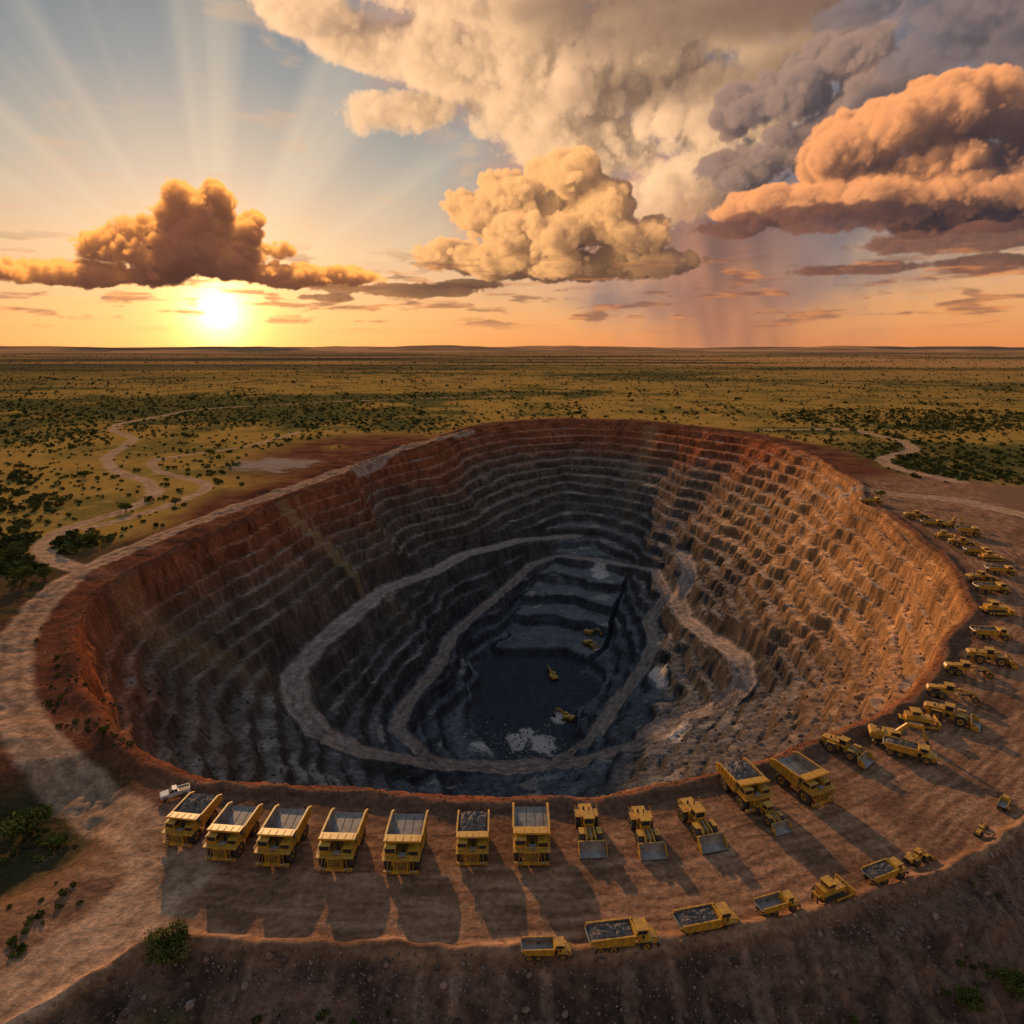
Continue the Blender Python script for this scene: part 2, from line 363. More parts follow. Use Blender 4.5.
for px,py,r,h in ((92,545,5.0,6),(126,512,4.0,5),(22,585,5,7),(12,560,4,6),(45,580,3.5,4.5),(14,535,4,5),(880,497,3,4),(85,478,4,5),(998,455,4,5),(20,470,4,5),(210,455,4,5),(60,505,4,5),(35,510,3.5,5),(175,505,3.5,4)):
    x,y=gp(px,py); tree('acacia_tree',x,y,r,h,1600)
# ---------------------------------------------------------------- rocks
rockm=attr_mat('rubble_rock','tint',.9,.4,1,4,0,.1,2)
import bmesh
bm=bmesh.new(); bmesh.ops.create_icosphere(bm,subdivisions=1,radius=1); IV=np.array([v.co[:] for v in bm.verts]); IF=np.array([[v.index for v in f.verts] for f in bm.faces]); bm.free()
def rocks(name,x,y,s,c,sink=.2):
    n=len(x); z=hz(x,y); V=IV[None]*s[:,None,None]*rng.uniform(.55,1.25,(n,len(IV),1))*rng.uniform(.6,1.3,(n,1,3))
    V=V+np.stack([x,y,z+s*sink],-1)[:,None,:]; F=(IF[None]+np.arange(n)[:,None,None]*len(IV)).reshape(-1,3)
    m=soup_mesh(name,V.reshape(-1,3),F); add_col(m,'tint',np.repeat(np.array(c)[None]*rng.uniform(.5,1.5,(n,1)),len(IV),0)); m.materials.append(rockm); return obj(name,m)
n=6000; x=rng.uniform(-75,125,n); y=np.interp(x,ex,ey)-np.abs(rng.normal(0,9,n))+.5; rocks('rubble',x,y,rng.uniform(.06,.25,n)*(1+1.8*(rng.random(n)>.96)),(.2,.13,.10))
n=3500; a=rng.uniform(-1.3,1.9,n); th=a-math.pi/2; rr=np.interp(th,tt,rimr,period=2*np.pi)+rng.normal(-1,3.2,n); x=C0[0]+rr*np.cos(th); y=C0[1]+rr*np.sin(th); rocks('rubble',x,y,rng.uniform(.08,.32,n),(.18,.11,.08))
n=260; x=rng.normal(8,16,n); y=rng.normal(325,10,n); rocks('rubble',x,y,rng.uniform(.2,.8,n),(.3,.26,.23))
n=5000; x=rng.uniform(-150,190,n); y=rng.uniform(140,600,n); m=(samp(t,x,y)<.98)&(samp(RM,x,y)<.3); rocks('rubble',x[m],y[m],rng.uniform(.2,.7,m.sum()),(.13,.10,.08))
# ---------------------------------------------------------------- vehicles
M_Y=simple_mat('yellow_paint',(.68,.35,.018),.45,0,(.38,.19,.04),1.2,.6)
M_D=simple_mat('dark_steel',(.05,.045,.04),.6,.2)
M_T=simple_mat('tyre_rubber',(.03,.028,.026),.9,0,(.075,.052,.038),2,.6)
M_G=simple_mat('worn_bed_steel',(.34,.31,.28),.5,.2,(.20,.16,.13),.6,.4)
M_W=simple_mat('cab_glass',(.03,.04,.05),.12)
M_R=simple_mat('ore_load',(.22,.18,.16),.95,0,(.07,.055,.047),2.5,.7)
M_P=simple_mat('white_paint',(.75,.74,.72),.4,0,(.5,.45,.4))
M_L=simple_mat('headlamp_glass',(.7,.68,.6),.2)
MATS=[M_Y,M_D,M_T,M_G,M_W,M_R,M_P,M_L]; Yw,Dk,Ty,Gr,Gl,Rk,Wh,Lm=range(8)
class MB:
    def __init__(s): s.v=[];s.f=[];s.m=[]
    def add(s,v,f,m):
        b=len(s.v); s.v+=[tuple(p) for p in v]; s.f+=[tuple(b+i for i in q) for q in f]; s.m+=[m]*len(f)
    def box(s,x0,x1,y0,y1,z0,z1,m):
        v=[(x,y,z) for z in (z0,z1) for y in (y0,y1) for x in (x0,x1)]
        s.add(v,[(0,2,3,1),(4,5,7,6),(0,1,5,4),(2,6,7,3),(0,4,6,2),(1,3,7,5)],m)
    def prism(s,pr,x0,x1,m,x0b=None):
        n=len(pr); v=[(x0,y,z) for y,z in pr]+[(x1,y,z) for y,z in pr]
        s.add(v,[tuple(range(n)),tuple(range(2*n-1,n-1,-1))]+[(i,i+n,(i+1)%n+n,(i+1)%n) for i in range(n)],m)
    def beam(s,p0,p1,w,h,m):
        p0=Vector(p0);p1=Vector(p1);d=(p1-p0).normalized(); up=Vector((0,0,1)) if abs(d.z)<.95 else Vector((0,1,0))
        a=d.cross(up).normalized()*w/2; b=a.normalized().cross(d)*h/2
        v=[p+i*a+j*b for p in (p0,p1) for i,j in ((-1,-1),(1,-1),(1,1),(-1,1))]
        s.add(v,[(0,1,2,3),(7,6,5,4),(0,4,5,1),(1,5,6,2),(2,6,7,3),(3,7,4,0)],m)
    def wheel(s,cx,cy,cz,r,w,hub=Yw,seg=22):
        prof=[(-w/2,r*.52),(-w/2,r*.9),(-w*.36,r),(w*.36,r),(w/2,r*.9),(w/2,r*.52)]
        v=[]
        for i in range(seg):
            a=2*math.pi*i/seg
            for x,q in prof:
                q2=q*(.965 if (q>r*.95 and i%2) else 1); v.append((cx+x,cy+q2*math.cos(a),cz+q2*math.sin(a)))
        n=len(prof); f=[(i*n+j,((i+1)%seg)*n+j,((i+1)%seg)*n+j+1,i*n+j+1) for i in range(seg) for j in range(n-1)]
        s.add(v,f,Ty)
        for sg in (-1,1):
            v=[(cx+sg*w*.38,cy+r*.54*math.cos(2*math.pi*i/seg),cz+r*.54*math.sin(2*math.pi*i/seg)) for i in range(seg)]
            s.add(v,[tuple(range(seg))],hub)
            v=[(cx+sg*w*.5,cy+r*.2*math.cos(2*math.pi*i/seg),cz+r*.2*math.sin(2*math.pi*i/seg)) for i in range(seg)]+[(cx+sg*w*.3,cy+r*.26*math.cos(2*math.pi*i/seg),cz+r*.26*math.sin(2*math.pi*i/seg)) for i in range(seg)]
            s.add(v,[tuple(range(seg))]+[(i,(i+1)%seg,(i+1)%seg+seg,i+seg) for i in range(seg)],Dk)
    def cyl(s,cx,cy,z0,z1,r,m,seg=10):
        v=[(cx+r*math.cos(2*math.pi*i/seg),cy+r*math.sin(2*math.pi*i/seg),z) for z in (z0,z1) for i in range(seg)]
        s.add(v,[tuple(range(seg)),tuple(range(seg,2*seg))]+[(i,(i+1)%seg,(i+1)%seg+seg,i+seg) for i in range(seg)],m)
    def track(s,x0,x1,y0,y1,h,m=Dk):
        r=h/2; pr=[]
        for i in range(9): a=math.pi/2+math.pi*i/8; pr.append((y0+r+r*math.cos(a),r+r*math.sin(a)))
        for i in range(9): a=-math.pi/2+math.pi*i/8; pr.append((y1-r+r*math.cos(a),r+r*math.sin(a)))
        s.prism(pr,x0,x1,m)
        k=int((y1-y0)/.45)
        for i in range(k):
            yc=y0+.35+i*.45
            s.box(x0-.05,x1+.05,yc,yc+.18,h-.01,h+.07,Ty)
        for i in range(5):
            yc=y0+r+ (y1-y0-2*r)*i/4
            for xx_ in (x0-.04,x1+.04):
                v=[(xx_,yc+r*.55*math.cos(2*math.pi*j/10),r+r*.55*math.sin(2*math.pi*j/10)) for j in range(10)]; s.add(v,[tuple(range(10))],Yw)
    def heap(s,x0,x1,y0,y1,z,h,m=Rk,n=15):
        v=[];R_=random.Random(len(s.v))
        for j in range(n):
            for i in range(n):
                a=i/(n-1)*2-1;b=j/(n-1)*2-1
                e=max(0,(1-abs(a)**2.6)*(1-abs(b)**2.6)); v.append((x0+(x1-x0)*(i/(n-1))+(R_.uniform(-.12,.12) if 0<i<n-1 else 0),y0+(y1-y0)*(j/(n-1))+(R_.uniform(-.12,.12) if 0<j<n-1 else 0),z+h*e**.6*R_.uniform(.5,1.15)))
        s.add(v,[(j*n+i,j*n+i+1,(j+1)*n+i+1,(j+1)*n+i) for j in range(n-1) for i in range(n-1)],m)
    def mesh(s,name):
        me=bpy.data.meshes.new(name); me.from_pydata(s.v,[],s.f); [me.materials.append(x) for x in MATS]
        me.polygons.foreach_set('material_index',s.m); me.update()
        b=bmesh.new(); b.from_mesh(me); bmesh.ops.recalc_face_normals(b,faces=b.faces); b.to_mesh(me); b.free()
        return me
def haul(load):
    b=MB()
    for sx in (-1,1):
        b.wheel(sx*3.1,-4.1,1.75,1.75,1.2); b.wheel(sx*3.3,3.0,1.75,1.75,1.1); b.wheel(sx*2.05,3.0,1.75,1.75,1.1)
        b.beam((sx*.9,-5.2,1.9),(sx*.9,5.0,2.3),.35,.9,Yw)
        b.box(sx*2.75-.9,sx*2.75+.9,-6.2,-2.4,3.55,3.72,Yw)
        b.beam((sx*2.2,-7.5,.9),(sx*1.75,-6.85,3.75),.08,.15,Yw); b.beam((sx*2.9,-7.5,.9),(sx*2.5,-6.85,3.75),.08,.15,Yw)
        for i in range(7):
            q=i/6; b.box(sx*2.33-.35,sx*2.33+.35,-7.48+.6*q,-7.28+.6*q,1.0+2.6*q,1.06+2.6*q,Dk)
        for i in range(2): b.box(sx*(2.35+.55*i)-.2,sx*(2.35+.55*i)+.2,-7.32,-7.2,1.45,1.8,Lm)
        b.beam((sx*2.0,3.0,1.75),(sx*.4,3.0,1.75),.6,.6,Dk)
        b.beam((sx*1.0,-1.6,2.0),(sx*1.2,1.5,3.4),.35,.35,Gr)
        for yy_ in (-6.7,-5.2,-3.7): b.beam((sx*3.85,yy_,3.9),(sx*3.85,yy_,4.9),.09,.09,Yw)
        b.beam((sx*3.85,-6.7,4.9),(sx*3.85,-2.6,4.9),.09,.09,Yw); b.beam((sx*3.85,-6.7,4.4),(sx*3.85,-2.6,4.4),.06,.06,Yw)
    b.box(-3.7,3.7,-7.2,-6.7,.95,1.5,Yw); b.box(-1.55,1.55,-6.9,-2.6,1.5,3.68,Yw)
    b.box(-1.3,1.3,-6.96,-6.9,1.7,3.45,Dk)
    for i in range(6): b.box(-1.3,1.3,-7.01,-6.96,1.8+i*.28,1.87+i*.28,Yw)
    for i in (-1,0,1): b.box(i*.65-.03,i*.65+.03,-7.03,-7.01,1.7,3.45,Yw)
    b.box(-3.95,3.95,-6.85,-2.35,3.72,3.9,Yw)
    for i in range(7): b.beam((-1.4+i*.46,-6.75,3.9),(-1.4+i*.46,-6.75,4.9),.07,.07,Yw)
    b.beam((-1.5,-6.75,4.9),(3.85,-6.75,4.9),.09,.09,Yw)
    b.box(-3.5,-1.2,-5.6,-3.2,3.9,5.75,Yw); b.box(-3.35,-1.35,-5.63,-5.6,4.6,5.6,Gl); b.box(-3.53,-3.5,-5.4,-3.5,4.6,5.6,Gl); b.box(-1.2,-1.17,-5.4,-3.5,4.6,5.6,Gl); b.box(-3.6,-1.1,-5.8,-3.1,5.75,5.88,Yw)
    b.box(1.3,3.5,-5.4,-3.2,3.9,5.0,Yw); b.box(1.45,3.35,-5.44,-5.4,4.0,4.9,Dk); b.cyl(.2,-4.3,3.9,5.0,.35,Dk); b.box(-.6,.9,-6.2,-5.0,3.9,4.3,Gr)
    for sx in (-1,1):
        x0,x1=(3.72,3.94) if sx>0 else (-3.94,-3.72)
        b.prism([(-2.0,2.9),(6.6,4.0),(7.0,5.3),(5.2,6.1),(-2.5,6.3)],x0,x1,Yw)
        xi=(3.66,3.72) if sx>0 else (-3.72,-3.66)
        b.prism([(-1.85,3.15),(6.5,4.22),(6.85,5.2),(5.15,5.95),(-2.25,6.15)],xi[0],xi[1],Gr)
        xo=(3.94,4.14) if sx>0 else (-4.14,-3.94)
        for i in range(6):
            yb=-1.5+i*1.35; b.box(xo[0],xo[1],yb,yb+.28,3.2+.13*(yb+1.5),5.95,Yw)
        b.box(sx*3.86-.2,sx*3.86+.2,-2.4,5.2,6.14,6.34,Yw); b.prism([(5.2,6.14),(7.0,5.3),(7.0,5.5),(5.2,6.34)],sx*3.86-.2,sx*3.86+.2,Yw)
        xo=(3.94,4.1) if sx>0 else (-4.1,-3.94); b.prism([(-2,3.0),(6.6,4.1),(6.6,4.35),(-2,3.25)],xo[0],xo[1],Yw)
    b.prism([(-2.0,2.8),(6.7,3.9),(7.1,4.3),(6.95,4.45),(6.6,4.15),(-2.0,3.05)],-3.66,3.66,Gr)
    b.prism([(-2.0,3.0),(-1.8,3.0),(-2.2,6.2),(-2.5,6.25)],-3.72,3.72,Gr)
    b.prism([(-2.2,6.2),(-4.4,6.4),(-4.4,6.57),(-2.2,6.42)],-3.9,3.9,Yw)
    for i in range(5): b.prism([(-2.6,6.41),(-4.3,6.54),(-4.3,6.67),(-2.6,6.54)],-3.4+i*1.64,-3.2+i*1.64,Yw)
    b.box(-3.95,3.95,-4.55,-4.4,6.2,6.65,Yw)
    for i in range(3): b.box(-3.6,3.6,.0+i*2.2,.3+i*2.2,2.75+i*.28,3.05+i*.28,Dk)
    if load: b.heap(-3.6,3.6,-2.0,6.2,5.2,1.9)
    else:
        for i in range(4): b.prism([(-1.8,3.09),(6.5,4.14),(6.5,4.18),(-1.8,3.13)],-2.9+i*1.9,-2.8+i*1.9,Dk)
    return b.mesh('haul_truck_mesh')
def loader():
    b=MB()
    for sx in (-1,1):
        b.wheel(sx*1.75,-2.7,1.35,1.35,.95); b.wheel(sx*1.75,2.3,1.35,1.35,.95)
        b.beam((sx*.75,-1.3,2.5),(sx*.85,-3.4,2.2),.3,.6,Yw); b.beam((sx*.85,-3.3,2.3),(sx*.95,-5.0,.9),.3,.55,Yw)
        b.box(sx*1.7-.55,sx*1.7+.55,1.2,3.5,2.75,2.88,Yw); b.box(sx*1.7-.5,sx*1.7+.5,-3.6,-1.8,2.74,2.85,Yw)
        b.beam((sx*1.15,.2,2.2),(sx*1.15,.2,3.2),.06,.06,Dk); b.beam((sx*2.15,1.0,3.7),(sx*2.15,3.9,3.7),.05,.05,Yw)
        for q in (1.0,2.4,3.9): b.beam((sx*2.1,q,2.88),(sx*2.15,q,3.7),.05,.05,Yw)
        b.box(sx*1.25-.12,sx*1.25+.12,4.98,5.1,2.2,2.45,Lm)
    b.prism([(.6,1.1),(4.9,1.2),(5.3,1.7),(5.3,2.7),(4.8,3.15),(.7,3.3)],-1.25,1.25,Yw)
    b.box(-1.5,1.5,4.5,5.45,1.1,1.9,Dk); b.box(-1.0,1.0,5.28,5.34,1.95,2.7,Dk)
    for i in range(5): b.box(-1.27,1.27,3.0+i*.3,3.12+i*.3,2.1,3.0,Dk)
    b.cyl(.5,2.3,3.2,4.2,.12,Dk); b.cyl(-.5,3.0,3.2,3.8,.2,Dk)
    b.box(-.75,.75,-3.6,-.5,1.0,2.1,Yw); b.box(-.5,.5,-.6,.7,1.0,1.6,Dk)
    b.box(-.95,.95,-1.0,.75,2.1,2.9,Yw); b.box(-.9,.9,-.95,.7,2.9,4.1,Gl); b.box(-1.1,1.1,-1.2,.95,4.1,4.28,Yw)
    for sx in (-1,1):
        for q in (-.97,.7): b.box(sx*.92-.06,sx*.92+.06,q-.06,q+.06,2.9,4.1,Yw)
    b.beam((0,-1.5,2.6),(0,-3.9,2.3),.25,.3,Gr); b.beam((0,-3.7,2.4),(0,-4.9,1.7),.2,.3,Yw)
    b.prism([(-4.75,2.1),(-4.95,.9),(-5.1,.35),(-6.9,.1),(-6.9,.2),(-5.3,.55),(-5.1,1.0),(-4.9,2.15)],-2.6,2.6,Gr)
    for sx in (-1,1): b.prism([(-4.75,2.1),(-4.95,.9),(-5.1,.35),(-6.9,.1),(-6.3,1.3),(-5.6,2.0)],sx*2.6-.06,sx*2.6+.06,Yw)
    b.box(-2.6,2.6,-4.85,-4.6,1.9,2.15,Yw); b.box(-2.6,2.6,-4.93,-4.72,1.0,1.9,Yw)
    for i in range(9): b.box(-2.5+i*.61,-2.35+i*.61,-7.2,-6.85,.08,.2,Dk)
    return b.mesh('wheel_loader_mesh')
def excav():
    b=MB()
    b.track(-2.1,-1.35,-2.9,2.9,1.1); b.track(1.35,2.1,-2.9,2.9,1.1); b.box(-1.35,1.35,-1.2,1.2,.5,1.1,Dk); b.cyl(0,0,1.1,1.35,1.1,Dk,16)
    b.box(-1.75,1.75,-1.7,2.4,1.35,2.7,Yw); b.prism([(2.4,1.35),(3.3,1.5),(3.5,2.2),(3.2,2.9),(2.4,2.9)],-1.75,1.75,Yw)
    b.box(-1.2,1.2,.6,2.3,2.7,3.0,Yw); b.box(.2,1.0,1.0,2.0,3.0,3.08,Dk); b.cyl(-.8,1.4,3.0,3.7,.12,Dk)
    b.box(-1.75,-.6,-2.5,-.6,1.4,2.2,Yw); b.box(-1.72,-.63,-2.47,-.62,2.2,3.35,Gl); b.box(-1.8,-.55,-2.55,-.5,3.35,3.48,Yw)
    for a,c in ((-1.72,-2.47),(-.64,-2.47),(-1.72,-.64),(-.64,-.64)): b.box(a-.05,a+.05,c-.05,c+.05,2.2,3.35,Yw)
    for i in range(5): b.box(1.75,1.78,-1.0+i*.6,-.7+i*.6,1.6,2.4,Dk)
    b.beam((.2,-1.4,2.1),(.2,-4.0,5.0),.6,.85,Yw); b.beam((.2,-3.9,4.95),(.2,-7.0,4.7),.6,.7,Yw); b.beam((.2,-6.6,5.3),(.2,-7.9,1.7),.45,.55,Yw)
    b.beam((.55,-1.9,1.9),(.55,-4.2,4.4),.18,.18,Gr); b.beam((-.15,-1.9,1.9),(-.15,-4.2,4.4),.18,.18,Gr); b.beam((.2,-4.2,5.5),(.2,-6.5,5.5),.2,.2,Gr)
    b.prism([(-7.5,1.9),(-8.4,1.6),(-8.7,.7),(-8.0,.1),(-7.0,.3),(-6.8,.5),(-7.7,.6),(-7.9,1.1)],-.6,1.0,Dk)
    return b.mesh('excavator_mesh')
def dozer():
    b=MB()
    b.track(-1.9,-1.2,-2.3,2.6,1.3); b.track(1.2,1.9,-2.3,2.6,1.3)
    b.prism([(-2.6,.7),(2.6,.7),(2.6,2.0),(.2,2.1),(-2.5,2.2),(-2.7,1.9)],-1.15,1.15,Yw); b.box(-.9,.9,-2.76,-2.7,1.0,1.9,Dk)
    b.box(-1.0,1.0,-.2,1.5,2.05,2.7,Yw); b.box(-.97,.97,-.17,1.47,2.7,3.4,Gl); b.box(-1.15,1.15,-.4,1.7,3.4,3.55,Yw)
    for sx in (-1,1):
        for q in (-.17,1.47): b.box(sx*.97-.06,sx*.97+.06,q-.06,q+.06,2.7,3.4,Yw)
        b.beam((sx*2.05,.5,.7),(sx*2.05,-3.7,.7),.2,.4,Yw); b.beam((sx*.6,-2.5,1.9),(sx*.7,-3.7,1.3),.15,.15,Gr)
        b.beam((sx*.6,2.6,1.3),(sx*.6,3.6,1.5),.2,.3,Yw); b.beam((sx*.6,3.6,1.6),(sx*.6,3.5,.1),.2,.3,Dk)
    b.box(-.9,.9,3.4,3.7,1.3,1.7,Yw); b.cyl(.5,-1.2,2.1,3.1,.1,Dk); b.box(-1.17,1.17,1.7,2.6,2.05,2.5,Yw)
    b.prism([(-3.7,.1),(-3.95,.1),(-3.8,.8),(-3.95,1.7),(-3.75,1.7),(-3.6,.8)],-2.4,2.4,Yw); b.box(-2.45,2.45,-4.02,-3.9,.05,.25,Gr)
    return b.mesh('bulldozer_mesh')
def grader():
    b=MB()
    for sx in (-1,1):
        b.wheel(sx*1.15,-4.6,.75,.75,.45,Yw,16); b.wheel(sx*1.15,1.7,.75,.75,.5,Yw,16); b.wheel(sx*1.15,3.4,.75,.75,.5,Yw,16)
        b.box(sx*1.15-.15,sx*1.15+.15,1.2,3.9,.65,1.0,Dk); b.beam((sx*.5,-2.2,2.2),(sx*.7,-1.9,.9),.12,.12,Gr)
    b.beam((-1.2,-4.6,.8),(1.2,-4.6,.8),.3,.35,Yw); b.beam((0,-4.9,1.1),(0,-4.5,1.7),.5,.4,Yw); b.beam((0,-4.8,1.6),(0,-1.8,2.2),.4,.45,Yw); b.beam((0,-1.9,2.2),(0,.4,1.4),.4,.5,Yw)
    b.prism([(1.0,1.0),(4.4,1.0),(4.5,1.8),(4.2,2.3),(1.0,2.5)],-.8,.8,Yw); b.box(-.82,.82,2.0,3.6,1.3,2.0,Dk); b.box(-1.0,1.0,4.4,4.7,.9,1.4,Dk)
    b.box(-.85,.85,-.5,1.0,1.2,2.0,Yw); b.box(-.82,.82,-.47,.97,2.0,3.0,Gl); b.box(-.95,.95,-.65,1.15,3.0,3.14,Yw)
    for sx in (-1,1):
        for q in (-.47,.97): b.box(sx*.82-.05,sx*.82+.05,q-.05,q+.05,2.0,3.0,Yw)
    b.beam((0,-4.3,1.3),(0,-1.6,.95),.25,.25,Dk); b.cyl(0,-1.9,.8,.95,.75,Yw,16); b.beam((-2.0,-2.5,.5),(2.0,-1.5,.5),.12,.65,Gr); b.cyl(.4,2.6,2.3,3.1,.08,Dk)
    b.box(-1.2,1.2,-5.5,-5.3,.3,.9,Yw)
    return b.mesh('motor_grader_mesh')
def adt(load):
    b=MB()
    for sx in (-1,1):
        for q in (-3.6,1.4,3.4): b.wheel(sx*1.35,q,.9,.9,.65,Yw,18)
        b.box(sx*1.3-.45,sx*1.3+.45,-4.7,-2.6,1.85,1.97,Yw); b.box(sx*1.1-.2,sx*1.1+.2,-5.62,-5.55,1.3,1.6,Lm); b.beam((sx*1.5,-3.0,2.7),(sx*1.75,-3.1,2.7),.3,.4,Dk)
        b.beam((sx*.5,-2.0,1.2),(sx*.5,4.2,1.2),.25,.4,Dk)
    b.prism([(-5.5,.9),(-2.6,.9),(-2.6,2.3),(-4.0,2.25),(-5.3,1.9),(-5.55,1.7)],-1.15,1.15,Yw); b.box(-.9,.9,-5.6,-5.54,1.0,1.65,Dk); b.box(-1.5,1.5,-5.7,-5.4,.5,.95,Dk)
    b.box(-1.1,1.1,-3.9,-2.3,2.2,2.6,Yw); b.box(-1.07,1.07,-3.87,-2.33,2.6,3.3,Gl); b.box(-1.2,1.2,-4.05,-2.2,3.3,3.45,Yw)
    for sx in (-1,1):
        for q in (-3.87,-2.33): b.box(sx*1.07-.06,sx*1.07+.06,q-.06,q+.06,2.6,3.3,Yw)
    b.cyl(1.0,-2.0,1.0,3.6,.1,Dk); b.beam((0,-2.6,1.2),(0,-1.4,1.2),.5,.5,Dk)
    for sx in (-1,1):
        x0,x1=(1.55,1.7) if sx>0 else (-1.7,-1.55)
        b.prism([(-1.7,1.5),(4.0,1.7),(5.0,2.6),(4.8,3.0),(-2.0,3.1)],x0,x1,Yw)
        xi=(1.51,1.55) if sx>0 else (-1.55,-1.51); b.prism([(-1.6,1.7),(4.0,1.85),(4.9,2.65),(4.7,2.9),(-1.9,3.0)],xi[0],xi[1],Gr)
        xo=(1.7,1.8) if sx>0 else (-1.8,-1.7)
        for i in range(5): b.box(xo[0],xo[1],-1.4+i*1.2,-1.2+i*1.2,1.7,2.95,Yw)
        b.box(sx*1.66-.14,sx*1.66+.14,-2.0,4.8,3.0,3.14,Yw)
    b.prism([(-1.7,1.45),(4.0,1.6),(5.1,2.5),(5.0,2.65),(4.0,1.8),(-1.7,1.65)],-1.51,1.51,Gr); b.prism([(-1.7,1.5),(-1.55,1.5),(-1.9,3.4),(-2.1,3.4)],-1.6,1.6,Yw)
    if load: b.heap(-1.48,1.48,-1.85,4.6,2.5,.95)
    return b.mesh('dump_truck_mesh')
def pickup():
    b=MB()
    for sx in (-1,1):
        for q in (-1.7,1.6): b.wheel(sx*.82,q,.4,.4,.26,Gr,14)
    b.prism([(-2.6,.45),(2.7,.45),(2.7,1.15),(.6,1.15),(.6,1.2),(-1.0,1.2),(-2.5,1.05)],-.92,.92,Wh)
    b.prism([(-1.1,1.15),(.55,1.15),(.4,1.75),(-.4,1.78)],-.8,.8,Gl); b.box(-.76,.76,-.42,.42,1.76,1.82,Wh); b.box(-.75,.75,.75,2.6,1.1,1.16,Dk)
    for sx in (-1,1): b.box(sx*.88-.05,sx*.88+.05,.6,2.7,1.15,1.3,Wh); b.box(sx*.65-.15,sx*.65+.15,-2.64,-2.55,.75,.95,Lm); b.box(sx*.78-.03,sx*.78+.03,-.1,0,1.15,1.76,Wh)
    b.box(-.9,.9,2.62,2.7,1.15,1.3,Wh); b.box(-.95,.95,-2.7,-2.55,.45,.65,Dk)
    return b.mesh('pickup_mesh')
KIND={'haul_truck':haul(False),'haul_truck_L':haul(True),'wheel_loader':loader(),'excavator':excav(),'bulldozer':dozer(),'motor_grader':grader(),'dump_truck':adt(True),'dump_truck_E':adt(False),'pickup_truck':pickup()}
def place(kind,px,py,phi,s=1.0,zp=0.0,vis=None):
    hh={'haul_truck':3.2,'pickup_truck':.7}.get(kind.replace('_L',''),1.6)*s
    x,y=gp(px,py,zp+hh)
    z=[float(hz(x+dx,y+dy)) for dx in (-2.5*s,0,2.5*s) for dy in (-3*s,0,3*s)]
    o=obj(kind.replace('_L','').replace('_E',''),KIND[kind]); o.location=(x,y,np.mean(z)-.05); o.rotation_euler=(0,0,math.radians(phi)); o.scale=(s,)*3
    return o
V=[('haul_truck_L',193,818,-8,.72),('haul_truck',234,830,-6,.75),('haul_truck',284,834,-4,.78),('haul_truck',343,838,-2,.79),('haul_truck',406,840,-1,.8),('haul_truck_L',473,836,1,.7),('haul_truck',531,832,0,.8),
('wheel_loader',588,826,3,.92),('wheel_loader',644,828,6,.9),('wheel_loader',697,820,14,.95),('haul_truck_L',744,784,14,.78),('wheel_loader',767,812,20,.7),('haul_truck',802,778,24,.8),
('wheel_loader',843,748,40,.85),('excavator',886,735,70,1.0),('dump_truck',908,750,60,.95),('bulldozer',918,718,75,1.05),('wheel_loader',948,714,55,.95),
('motor_grader',950,691,70,1.15),('motor_grader',966,668,75,1.15),('wheel_loader',988,657,70,1.0),('dump_truck',990,633,80,1.0),('bulldozer',995,608,85,1.2),('dump_truck',991,588,85,1.1),('wheel_loader',980,578,95,1.0),
('dump_truck',977,551,80,1.0),('wheel_loader',962,543,70,1.0),('haul_truck',968,531,70,.7),('bulldozer',945,535,70,1.1),('dump_truck',932,523,75,1.0),('wheel_loader',916,516,80,1.1),('excavator',948,524,100,1.0),('dump_truck',871,501,80,1.1),('bulldozer',990,556,80,1.1),('dump_truck',1000,570,80,1.0),
('dump_truck_E',545,950,92,.68),('dump_truck',620,937,98,.98),('dump_truck',705,922,103,.92),('dump_truck_E',776,906,108,.68),('bulldozer',830,890,112,.85),('dump_truck',884,874,112,.76),('wheel_loader',917,857,115,.48),('motor_grader',981,829,130,.45),('dump_truck_E',1004,803,135,.45),('pickup_truck',175,793,-60,1.0)]
for kd,px,py,ph,s in V: place(kd,px,py,ph,s)
place('excavator',553,675,200,1.15,-119); place('excavator',590,623,60,1.1,-106); place('excavator',568,716,-120,1.1,-119); place('wheel_loader',590,637,40,1.1,-108)
T1=time.time()
# ---------------------------------------------------------------- clouds on the sky dome
DA=.07
av=np.concatenate([np.arange(-180,-70,5),np.arange(-70,-39,.5),np.arange(-39,39,DA),np.arange(39,70,.5),np.arange(70,181,5)])
ev=np.concatenate([np.arange(-1,0,.25),np.arange(0,25.5,DA),np.arange(25.5,40,.6),np.arange(40,91,5)])
AA,EE=np.meshgrid(av,ev)
RGB=np.zeros(AA.shape+(3,)); AL=np.zeros(AA.shape)
sunA,sunE=sk(218,310)
def win(px0,py0,px1,py1,pad=3):
    c=[sk(px0,py0),sk(px1,py0),sk(px0,py1),sk(px1,py1)]; a=[p[0] for p in c]; e=[p[1] for p in c]
    i0,i1=np.searchsorted(av,[max(-38.9,min(a)-pad),min(38.8,max(a)+pad)]); j0,j1=np.searchsorted(ev,[max(.01,min(e)-pad*.5),min(25.3,max(e)+pad)])
    return slice(j0,j1),slice(i0,i1)
def over(w,c,al):
    RGB[w]=c*al[...,None]+RGB[w]*(1-al[...,None]); AL[w]=al+AL[w]*(1-al)
def blobs(w,puffs,kk=5):
    a=AA[w];e=EE[w];S=0
    for px,py,rx,ry in puffs:
        a0,e0=sk(px,py); a1,_=sk(px+rx,py); _,e1=sk(px,py-ry)
        S=S+np.exp(kk*np.clip(1-((a-a0)/(a1-a0))**2-((e-e0)/(e1-e0))**2,-3,1))
    return np.log(S)/kk
